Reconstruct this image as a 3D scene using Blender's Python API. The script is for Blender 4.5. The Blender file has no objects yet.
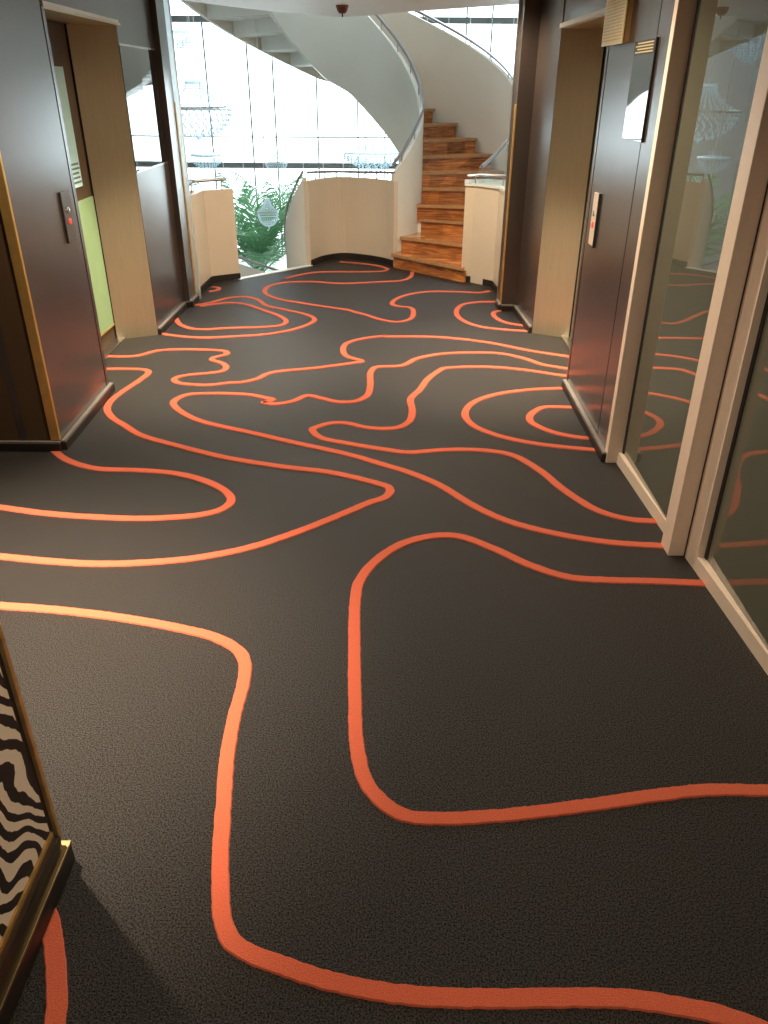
import bpy, bmesh, math, random
from mathutils import Vector, Matrix
random.seed(7)
PI = math.pi
rad = math.radians
SC = bpy.context.scene
COL = SC.collection

# ------------------------------------------------------------------ camera
H = 1.742
TILT = rad(28.8)
ROLL = rad(0.33)
fwd = Vector((0, math.cos(TILT), -math.sin(TILT)))
upv = Vector((0, math.sin(TILT), math.cos(TILT)))
rgt = Vector((1, 0, 0))
r2 = rgt * math.cos(ROLL) + upv * math.sin(ROLL)
u2 = -rgt * math.sin(ROLL) + upv * math.cos(ROLL)
cam_data = bpy.data.cameras.new('camera')
cam_data.sensor_fit = 'VERTICAL'
cam_data.sensor_height = 36
cam_data.lens = 775 / 1024 * 36
cam_data.clip_start = 0.02
cam_data.clip_end = 300
cam = bpy.data.objects.new('camera', cam_data)
COL.objects.link(cam)
M = Matrix((r2, u2, -fwd)).transposed().to_4x4()
M.translation = Vector((0, 0, H))
cam.matrix_world = M
SC.camera = cam

# ------------------------------------------------------------------ world, lights, exposure
world = bpy.data.worlds.new('daylight')
SC.world = world
world.use_nodes = True
wn = world.node_tree
wn.nodes['Background'].inputs[0].default_value = (0.86, 0.94, 1.0, 1)
wn.nodes['Background'].inputs[1].default_value = 4.2
SC.view_settings.view_transform = 'Standard'
SC.view_settings.look = 'None'
SC.view_settings.gamma = 1
SC.view_settings.use_curve_mapping = False
SC.view_settings.exposure = 0.28
CEIL = 2.35
# (x, y, ceiling height, power W, cone deg, colour)
WARM = (1.0, 0.80, 0.58)
DOWNLIGHTS = [(-1.56, 2.03, CEIL, 1500, 76, WARM), (0.92, 5.45, CEIL, 560, 66, WARM), (-1.45, 5.40, CEIL, 480, 70, WARM),
              (-0.85, 3.4, CEIL, 130, 168, WARM), (0.62, 6.75, CEIL, 140, 165, WARM), (-0.7, 6.7, CEIL, 140, 165, WARM),  # wide-cone entries here and below are unseen fill added to brighten the lobby
              (0.4, 3.9, CEIL, 130, 168, WARM), (0.5, 0.65, CEIL, 55, 168, WARM), (0.1, -0.6, CEIL, 40, 168, WARM)]
LIGHT_GAIN = 0.88
for i, (lx, ly, lz, p, cone, colr) in enumerate(DOWNLIGHTS):
    ld = bpy.data.lights.new('downlight_lamp', 'SPOT')
    ld.energy = p * LIGHT_GAIN
    ld.color = colr
    ld.spot_size = rad(cone)
    ld.spot_blend = 1.0 if i == 0 else 0.8
    ld.shadow_soft_size = 0.035
    lo = bpy.data.objects.new('downlight_lamp', ld)
    lo.location = (lx, ly, lz - 0.03)
    COL.objects.link(lo)
# fill lamp added over the atrium to boost daylight on landing and stair
al = bpy.data.lights.new('atrium_fill_light', 'AREA')
al.shape = 'RECTANGLE'; al.size = 5; al.size_y = 3.5; al.energy = 420; al.color = (0.88, 0.95, 1.0)
alo = bpy.data.objects.new('atrium_fill_light', al)
alo.location = (-1.0, 13.0, 5.8)
COL.objects.link(alo)

# ------------------------------------------------------------------ helpers
def obj(name, bm, mat, parent=None, smooth=False, mats=None):
    me = bpy.data.meshes.new(name)
    bm.normal_update()
    bm.to_mesh(me); bm.free()
    for m in (mats or [mat]):
        me.materials.append(m)
    if smooth:
        for p in me.polygons: p.use_smooth = True
        try: me.set_sharp_from_angle(angle=rad(38))
        except Exception: pass
    o = bpy.data.objects.new(name, me)
    COL.objects.link(o)
    if parent is not None:
        o.parent = parent
        o.matrix_parent_inverse = Matrix.Identity(4)
        o.location = -parent.location if parent.type == 'EMPTY' else (0, 0, 0)
    return o

def tag(o, label, cat, group=None):
    o['label'] = label; o['category'] = cat
    if group: o['group'] = group
    return o

def thing(name, label, cat, loc=(0, 0, 0), group=None):
    o = bpy.data.objects.new(name, None)
    o.empty_display_size = 0.1
    o.location = loc
    COL.objects.link(o)
    return tag(o, label, cat, group)

def struct(name, bm, mat, label=None, smooth=False, mats=None):
    o = obj(name, bm, mat, None, smooth, mats)
    o['kind'] = 'structure'
    if label: o['label'] = label
    return o

def box(bm, x0, x1, y0, y1, z0, z1, bev=0, mi=0):
    vs = [bm.verts.new(p) for p in ((x0, y0, z0), (x1, y0, z0), (x1, y1, z0), (x0, y1, z0), (x0, y0, z1), (x1, y0, z1), (x1, y1, z1), (x0, y1, z1))]
    fs = [bm.faces.new([vs[i] for i in q]) for q in ((3, 2, 1, 0), (4, 5, 6, 7), (0, 1, 5, 4), (1, 2, 6, 5), (2, 3, 7, 6), (3, 0, 4, 7))]
    for f in fs: f.material_index = mi
    if bev:
        es = set()
        for f in fs: es.update(f.edges)
        bmesh.ops.bevel(bm, geom=list(es), offset=bev, segments=2, profile=0.6, affect='EDGES')
    return fs

def obox(bm, p, q, w, z0, z1, side=0, mi=0, z0b=None, z1b=None):
    """box along plan segment p->q, width w; side -1/0/+1 shifts it right/centre/left of the line"""
    p = Vector(p); q = Vector(q); d = (q - p).normalized(); n = Vector((-d.y, d.x))
    a = n * (w * (side + 1) / 2); b = n * (w * (side - 1) / 2)
    z0b = z0 if z0b is None else z0b; z1b = z1 if z1b is None else z1b
    c = [(p + b, z0), (q + b, z0b), (q + a, z0b), (p + a, z0), (p + b, z1), (q + b, z1b), (q + a, z1b), (p + a, z1)]
    vs = [bm.verts.new((v.x, v.y, z)) for v, z in c]
    for i in ((3, 2, 1, 0), (4, 5, 6, 7), (0, 1, 5, 4), (1, 2, 6, 5), (2, 3, 7, 6), (3, 0, 4, 7)):
        f = bm.faces.new([vs[k] for k in i]); f.material_index = mi

def prism(bm, pts, z0, z1, mi=0):
    lo = [bm.verts.new((x, y, z0)) for x, y in pts]; hi = [bm.verts.new((x, y, z1)) for x, y in pts]
    n = len(pts)
    top = bm.faces.new(hi); top.material_index = mi
    bot = bm.faces.new(lo[::-1]); bot.material_index = mi
    for i in range(n):
        f = bm.faces.new((lo[i], lo[(i + 1) % n], hi[(i + 1) % n], hi[i])); f.material_index = mi
    bmesh.ops.recalc_face_normals(bm, faces=list({f for v in lo + hi for f in v.link_faces}))

def tube(bm, pts, r, n=8, cap=True):
    pts = [Vector(p) for p in pts]; rings = []
    rr = r if isinstance(r, (list, tuple)) else [r] * len(pts)
    for i, p in enumerate(pts):
        d = (pts[min(i + 1, len(pts) - 1)] - pts[max(i - 1, 0)]).normalized()
        a = d.orthogonal().normalized() if abs(d.z) > 0.95 else d.cross(Vector((0, 0, 1))).normalized()
        b = d.cross(a)
        rings.append([bm.verts.new(p + (a * math.cos(2 * PI * k / n) + b * math.sin(2 * PI * k / n)) * rr[i]) for k in range(n)])
    for A, B in zip(rings, rings[1:]):
        for k in range(n):
            bm.faces.new((A[k], A[(k + 1) % n], B[(k + 1) % n], B[k]))
    if cap:
        bm.faces.new(rings[0][::-1]); bm.faces.new(rings[-1])
    return rings

def lathe(bm, prof, c=(0, 0, 0), n=24):
    c = Vector(c); rings = []
    for r, z in prof:
        rings.append([bm.verts.new(c + Vector((max(r, 1e-4) * math.cos(2 * PI * k / n), max(r, 1e-4) * math.sin(2 * PI * k / n), z))) for k in range(n)])
    for A, B in zip(rings, rings[1:]):
        for k in range(n):
            bm.faces.new((A[k], A[(k + 1) % n], B[(k + 1) % n], B[k]))

def bead(bm, p, r, rz=None):
    p = Vector(p); rz = rz or r
    v = [bm.verts.new(p + Vector(d)) for d in ((r, 0, 0), (0, r, 0), (-r, 0, 0), (0, -r, 0), (0, 0, rz), (0, 0, -rz))]
    for i in range(4):
        bm.faces.new((v[i], v[(i + 1) % 4], v[4])); bm.faces.new((v[(i + 1) % 4], v[i], v[5]))

def catmull(pts, step):
    P = [Vector(p) for p in pts]
    P = [P[0] * 2 - P[1]] + P + [P[-1] * 2 - P[-2]]
    out = []
    for i in range(1, len(P) - 2):
        p0, p1, p2, p3 = P[i - 1:i + 3]
        def kn(a, b): return max((b - a).length, 1e-6) ** 0.5
        t0 = 0; t1 = t0 + kn(p0, p1); t2 = t1 + kn(p1, p2); t3 = t2 + kn(p2, p3)
        n = max(2, int((p2 - p1).length / step))
        for k in range(n):
            t = t1 + (t2 - t1) * k / n
            A1 = p0 * ((t1 - t) / (t1 - t0)) + p1 * ((t - t0) / (t1 - t0))
            A2 = p1 * ((t2 - t) / (t2 - t1)) + p2 * ((t - t1) / (t2 - t1))
            A3 = p2 * ((t3 - t) / (t3 - t2)) + p3 * ((t - t2) / (t3 - t2))
            B1 = A1 * ((t2 - t) / (t2 - t0)) + A2 * ((t - t0) / (t2 - t0))
            B2 = A2 * ((t3 - t) / (t3 - t1)) + A3 * ((t - t1) / (t3 - t1))
            out.append(B1 * ((t2 - t) / (t2 - t1)) + B2 * ((t - t1) / (t2 - t1)))
    out.append(P[-2])
    return out

def ribbon_wall(bm, path, bots, tops, th, mi=0):
    """closed upright wall along a plan path with its own bottom and top heights, thickness th to the left"""
    n = len(path); P = [Vector(p) for p in path]; R = []
    for i in range(n):
        d = (P[min(i + 1, n - 1)] - P[max(i - 1, 0)]).normalized(); nn = Vector((-d.y, d.x)) * th
        a = P[i]; b = P[i] + nn
        R.append([bm.verts.new((a.x, a.y, bots[i])), bm.verts.new((b.x, b.y, bots[i])), bm.verts.new((b.x, b.y, tops[i])), bm.verts.new((a.x, a.y, tops[i]))])
    for A, B in zip(R, R[1:]):
        for k in range(4):
            f = bm.faces.new((A[k], A[(k + 1) % 4], B[(k + 1) % 4], B[k])); f.material_index = mi
    bm.faces.new(R[0][::-1]); bm.faces.new(R[-1])
    bmesh.ops.recalc_face_normals(bm, faces=bm.faces)

# ------------------------------------------------------------------ materials
def mat(name, col, rough=0.5, metal=0.0, spec=0.5, coat=0.0, coat_r=0.1, bump=None, var=None, sheen=0, emis=None, aniso=0, ior=1.5):
    m = bpy.data.materials.new(name); m.use_nodes = True
    nt = m.node_tree; b = nt.nodes['Principled BSDF']
    b.inputs['Base Color'].default_value = (*col, 1)
    b.inputs['Roughness'].default_value = rough
    b.inputs['Metallic'].default_value = metal
    b.inputs['Specular IOR Level'].default_value = spec
    b.inputs['IOR'].default_value = ior
    b.inputs['Coat Weight'].default_value = coat
    b.inputs['Coat Roughness'].default_value = coat_r
    b.inputs['Sheen Weight'].default_value = sheen
    b.inputs['Anisotropic'].default_value = aniso
    if emis:
        b.inputs['Emission Color'].default_value = (*emis[0], 1); b.inputs['Emission Strength'].default_value = emis[1]
    tc = nt.nodes.new('ShaderNodeTexCoord')
    if bump:
        sc, st, dist = bump[:3]
        no = nt.nodes.new('ShaderNodeTexNoise'); no.inputs['Scale'].default_value = sc; no.inputs['Detail'].default_value = 4
        nt.links.new(tc.outputs['Object'], no.inputs['Vector'])
        bu = nt.nodes.new('ShaderNodeBump'); bu.inputs['Strength'].default_value = st; bu.inputs['Distance'].default_value = dist
        nt.links.new(no.outputs['Fac'], bu.inputs['Height']); nt.links.new(bu.outputs['Normal'], b.inputs['Normal'])
    if var:
        sc, amt, stretch = var
        mp = nt.nodes.new('ShaderNodeMapping'); mp.inputs['Scale'].default_value = stretch
        n2 = nt.nodes.new('ShaderNodeTexNoise'); n2.inputs['Scale'].default_value = sc; n2.inputs['Detail'].default_value = 6; n2.inputs['Roughness'].default_value = 0.65
        nt.links.new(tc.outputs['Object'], mp.inputs['Vector']); nt.links.new(mp.outputs['Vector'], n2.inputs['Vector'])
        cr = nt.nodes.new('ShaderNodeValToRGB')
        cr.color_ramp.elements[0].position = 0.3; cr.color_ramp.elements[1].position = 0.7
        cr.color_ramp.elements[0].color = (*[c * (1 - amt) for c in col], 1)
        cr.color_ramp.elements[1].color = (*[min(1, c * (1 + amt)) for c in col], 1)
        nt.links.new(n2.outputs['Fac'], cr.inputs['Fac']); nt.links.new(cr.outputs['Color'], b.inputs['Base Color'])
    return m

M_carpet = mat('charcoal_carpet', (0.0150, 0.0128, 0.0112), 0.52, spec=0.52, bump=(420, 1.0, 0.008), var=(260, 0.85, (1, 1, 1)), sheen=0.0)
def pile_sheen(m, lo, hi):
    nt = m.node_tree; tc = nt.nodes.new('ShaderNodeTexCoord'); n = nt.nodes.new('ShaderNodeTexNoise')
    n.inputs['Scale'].default_value = 230; n.inputs['Detail'].default_value = 3
    r = nt.nodes.new('ShaderNodeMapRange'); r.inputs[1].default_value = 0.38; r.inputs[2].default_value = 0.62; r.inputs[3].default_value = lo; r.inputs[4].default_value = hi
    nt.links.new(tc.outputs['Object'], n.inputs['Vector']); nt.links.new(n.outputs['Fac'], r.inputs[0])
    nt.links.new(r.outputs[0], nt.nodes['Principled BSDF'].inputs['Specular IOR Level'])
pile_sheen(M_carpet, 0.05, 1.0)
M_line = mat('orange_carpet', (0.56, 0.115, 0.058), 0.9, spec=0.15, bump=(380, 1.0, 0.004), var=(220, 0.18, (1, 1, 1)), sheen=0.1)
M_edge = mat('white_nosing', (0.75, 0.78, 0.78), 0.4)
M_brown = mat('dark_brown_laminate', (0.040, 0.029, 0.024), 0.34, spec=0.6, coat=0.9, coat_r=0.24, bump=(3.0, 0.12, 0.01), var=(3, 0.15, (1, 1, 1)))
M_brown_plain = mat('brown_matt_laminate', (0.075, 0.045, 0.02), 0.55, bump=(90, 0.1, 0.002), var=(60, 0.1, (1, 1, 0.05)))
M_groove = mat('black_joint', (0.005, 0.004, 0.004), 0.7)
M_bronze = mat('brushed_bronze_steel', (0.58, 0.51, 0.36), 0.36, metal=0.75, aniso=0.4, bump=(2.5, 0.08, 0.01), var=(8, 0.06, (12, 12, 0.6)))
M_steel = mat('satin_steel', (0.55, 0.54, 0.52), 0.3, metal=1.0, var=(20, 0.08, (1, 1, 1)))
M_frost = mat('frosted_glass', (0.85, 0.92, 0.93), 0.5)
M_frost.node_tree.nodes['Principled BSDF'].inputs['Transmission Weight'].default_value = 0.75
M_darkcap = mat('dark_bronze_cap', (0.16, 0.12, 0.06), 0.35, metal=0.8)
M_rail = mat('dark_grey_rail_metal', (0.30, 0.30, 0.31), 0.3, metal=0.6)
M_cap = mat('grey_plinth_cap', (0.22, 0.20, 0.18), 0.45, metal=0.3)
M_lintel = mat('pale_lintel_metal', (0.75, 0.68, 0.58), 0.4, metal=0.5, var=(20, 0.05, (1, 1, 1)))
M_gold = mat('gold_trim', (0.78, 0.50, 0.16), 0.35, metal=0.75, var=(15, 0.1, (1, 1, 1)))
M_brass = mat('aged_brass', (0.62, 0.44, 0.19), 0.4, metal=0.75, var=(30, 0.2, (1, 1, 1)))
M_plinth = mat('dark_plinth', (0.018, 0.014, 0.012), 0.45, var=(20, 0.2, (1, 1, 1)))
M_alum = mat('champagne_aluminium', (0.80, 0.67, 0.55), 0.42, metal=0.1, spec=0.5, var=(30, 0.03, (1, 1, 1)))
M_plaster = mat('cream_gloss_plaster', (0.64, 0.55, 0.43), 0.32, spec=0.55, bump=(2.2, 0.05, 0.01), var=(2, 0.03, (1, 1, 1)))
M_stair = mat('white_gloss_stair_plaster', (0.72, 0.73, 0.67), 0.25, spec=0.5, bump=(2.0, 0.05, 0.01), var=(2, 0.03, (1, 1, 1)))
M_outer = mat('warm_white_stair_plaster', (0.68, 0.645, 0.55), 0.25, spec=0.5, bump=(2.0, 0.05, 0.01), var=(2, 0.03, (1, 1, 1)))
M_white = mat('matt_white_paint', (0.74, 0.74, 0.71), 0.6, var=(3, 0.02, (1, 1, 1)))
M_greywall = mat('grey_atrium_wall', (0.20, 0.215, 0.215), 0.6, var=(2, 0.03, (1, 1, 1)))
M_ceil = mat('satin_ceiling', (0.82, 0.82, 0.79), 0.5, var=(3, 0.02, (1, 1, 1)))
M_black = mat('black_rubber', (0.012, 0.011, 0.011), 0.6)
M_mirror = mat('black_mirror_glass', (0.006, 0.006, 0.007), 0.03, spec=1.0, coat=1.0, coat_r=0.02, ior=1.9)
M_door_glass = mat('olive_tinted_glass', (0.105, 0.110, 0.082), 0.015, spec=0.6, coat=0.6, coat_r=0.01)
M_green = mat('pale_green_film', (0.26, 0.42, 0.22), 0.35, var=(4, 0.1, (1, 1, 1)))
M_poster = mat('pale_blue_print', (0.55, 0.92, 1.0), 0.3, coat=0.4, var=(3, 0.08, (1, 1, 1)))
M_ink = mat('dark_print_ink', (0.12, 0.16, 0.17), 0.5)
M_red = mat('red_button', (0.55, 0.06, 0.05), 0.3, emis=((1, 0.1, 0.05), 0.4))
M_button = mat('button_ring', (0.75, 0.75, 0.72), 0.2, metal=1)
M_frond = mat('palm_leaf_green', (0.15, 0.34, 0.17), 0.4, spec=0.5, var=(9, 0.35, (1, 1, 1)))
def leaf_glow():
    nt = M_frond.node_tree; b = nt.nodes['Principled BSDF']; out = nt.nodes['Material Output']
    tr = nt.nodes.new('ShaderNodeBsdfTranslucent'); tr.inputs[0].default_value = (0.16, 0.38, 0.18, 1)
    mx = nt.nodes.new('ShaderNodeMixShader'); mx.inputs[0].default_value = 0.28
    nt.links.new(b.outputs[0], mx.inputs[1]); nt.links.new(tr.outputs[0], mx.inputs[2]); nt.links.new(mx.outputs[0], out.inputs['Surface'])
leaf_glow()
M_trunk = mat('palm_trunk_fibre', (0.10, 0.06, 0.035), 0.9, bump=(60, 0.8, 0.02), var=(30, 0.4, (1, 1, 3)))
M_pot = mat('grey_planter', (0.30, 0.30, 0.29), 0.6, var=(20, 0.1, (1, 1, 1)))
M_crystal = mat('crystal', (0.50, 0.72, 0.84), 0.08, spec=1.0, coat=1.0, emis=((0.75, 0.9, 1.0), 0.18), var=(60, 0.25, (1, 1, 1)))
M_chain = mat('pale_cable', (0.6, 0.6, 0.58), 0.4, metal=0.4)
M_lamp = mat('lit_lamp_lens', (1, 0.9, 0.75), 0.4, emis=((1, 0.8, 0.55), 14))
M_tan = mat('sign_gold_face', (0.95, 0.66, 0.30), 0.28, metal=0.3, bump=(120, 0.2, 0.002), var=(70, 0.25, (0.3, 3, 1)))
M_signside = mat('sign_brown_side', (0.25, 0.14, 0.05), 0.5)
M_floor2 = mat('pale_stone_floor', (0.72, 0.74, 0.74), 0.35, var=(2, 0.05, (1, 1, 1)))

def glass_mat():
    m = bpy.data.materials.new('clear_pane'); m.use_nodes = True
    nt = m.node_tree; nt.nodes.remove(nt.nodes['Principled BSDF'])
    tr = nt.nodes.new('ShaderNodeBsdfTransparent'); tr.inputs[0].default_value = (0.93, 0.97, 0.96, 1)
    gl = nt.nodes.new('ShaderNodeBsdfGlossy'); gl.inputs['Roughness'].default_value = 0.02
    fr = nt.nodes.new('ShaderNodeFresnel'); fr.inputs[0].default_value = 1.18
    mx = nt.nodes.new('ShaderNodeMixShader')
    nt.links.new(fr.outputs[0], mx.inputs[0]); nt.links.new(tr.outputs[0], mx.inputs[1]); nt.links.new(gl.outputs[0], mx.inputs[2])
    nt.links.new(mx.outputs[0], nt.nodes['Material Output'].inputs['Surface'])
    return m
M_glass = glass_mat()
M_glass_rail = M_glass.copy(); M_glass_rail.name = 'rail_glass'
_n = M_glass_rail.node_tree
for l_ in list(_n.links):
    if l_.from_node.type == 'FRESNEL': _n.links.remove(l_)
for n_ in _n.nodes:
    if n_.type == 'MIX_SHADER': n_.inputs[0].default_value = 0.07

def wood_mat():
    m = mat('varnished_merbau', (0.3, 0.1, 0.03), 0.22, coat=0.5, coat_r=0.12)
    nt = m.node_tree; b = nt.nodes['Principled BSDF']
    tc = nt.nodes.new('ShaderNodeTexCoord'); mp = nt.nodes.new('ShaderNodeMapping')
    mp.inputs['Rotation'].default_value = (0, 0, 0); mp.inputs['Scale'].default_value = (2.0, 5, 40)
    oi = nt.nodes.new('ShaderNodeObjectInfo')
    va = nt.nodes.new('ShaderNodeVectorMath'); va.operation = 'ADD'
    nt.links.new(tc.outputs['Object'], va.inputs[0]); nt.links.new(oi.outputs['Random'], va.inputs[1])
    nt.links.new(va.outputs[0], mp.inputs['Vector'])
    n = nt.nodes.new('ShaderNodeTexNoise'); n.inputs['Scale'].default_value = 1.6; n.inputs['Detail'].default_value = 8; n.inputs['Distortion'].default_value = 0.25
    nt.links.new(mp.outputs['Vector'], n.inputs['Vector'])
    cr = nt.nodes.new('ShaderNodeValToRGB'); e = cr.color_ramp.elements
    e[0].position = 0.28; e[0].color = (0.20, 0.058, 0.020, 1)
    e[1].position = 0.72; e[1].color = (0.66, 0.29, 0.085, 1)
    k = e.new(0.5); k.color = (0.42, 0.15, 0.042, 1)
    nt.links.new(n.outputs['Fac'], cr.inputs['Fac'])
    # board to board variation
    v2 = nt.nodes.new('ShaderNodeTexVoronoi'); v2.inputs['Scale'].default_value = 4.5
    nt.links.new(va.outputs[0], v2.inputs['Vector'])
    hs = nt.nodes.new('ShaderNodeHueSaturation')
    mr = nt.nodes.new('ShaderNodeMapRange'); mr.inputs[3].default_value = 0.65; mr.inputs[4].default_value = 1.35
    sp = nt.nodes.new('ShaderNodeSeparateColor'); nt.links.new(v2.outputs['Color'], sp.inputs[0])
    nt.links.new(sp.outputs[0], mr.inputs[0]); nt.links.new(mr.outputs[0], hs.inputs['Value'])
    nt.links.new(cr.outputs['Color'], hs.inputs['Color']); nt.links.new(hs.outputs['Color'], b.inputs['Base Color'])
    return m
M_wood = wood_mat()
M_nosing = mat('pale_worn_nosing', (0.42, 0.24, 0.11), 0.25, coat=0.5, var=(20, 0.2, (1, 1, 1)))

def zebra_mat():
    m = mat('zebra_print', (0.8, 0.7, 0.55), 0.6, bump=(300, 0.3, 0.002))
    nt = m.node_tree; b = nt.nodes['Principled BSDF']
    tc = nt.nodes.new('ShaderNodeTexCoord'); mp = nt.nodes.new('ShaderNodeMapping')
    mp.inputs['Rotation'].default_value = (rad(58), 0, 0)
    nt.links.new(tc.outputs['Object'], mp.inputs['Vector'])
    no = nt.nodes.new('ShaderNodeTexNoise'); no.inputs['Scale'].default_value = 4.2; no.inputs['Detail'].default_value = 1.2
    nt.links.new(mp.outputs['Vector'], no.inputs['Vector'])
    sb = nt.nodes.new('ShaderNodeVectorMath'); sb.operation = 'SUBTRACT'; sb.inputs[1].default_value = (0.5, 0.5, 0.5)
    nt.links.new(no.outputs['Color'], sb.inputs[0])
    sc = nt.nodes.new('ShaderNodeVectorMath'); sc.operation = 'SCALE'; sc.inputs['Scale'].default_value = 0.24
    nt.links.new(sb.outputs[0], sc.inputs[0])
    ad = nt.nodes.new('ShaderNodeVectorMath'); ad.operation = 'ADD'
    nt.links.new(mp.outputs['Vector'], ad.inputs[0]); nt.links.new(sc.outputs[0], ad.inputs[1])
    wv = nt.nodes.new('ShaderNodeTexWave'); wv.bands_direction = 'Z'; wv.inputs['Scale'].default_value = 7.5
    wv.inputs['Distortion'].default_value = 1.5; wv.inputs['Detail'].default_value = 1.5; wv.inputs['Detail Scale'].default_value = 2.5
    nt.links.new(ad.outputs[0], wv.inputs['Vector'])
    cr = nt.nodes.new('ShaderNodeValToRGB'); e = cr.color_ramp.elements
    e[0].position = 0.47; e[0].color = (0.012, 0.010, 0.009, 1); e[1].position = 0.52; e[1].color = (0.80, 0.70, 0.56, 1)
    nt.links.new(wv.outputs['Fac'], cr.inputs['Fac']); nt.links.new(cr.outputs['Color'], b.inputs['Base Color'])
    return m
M_zebra = zebra_mat()
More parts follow.
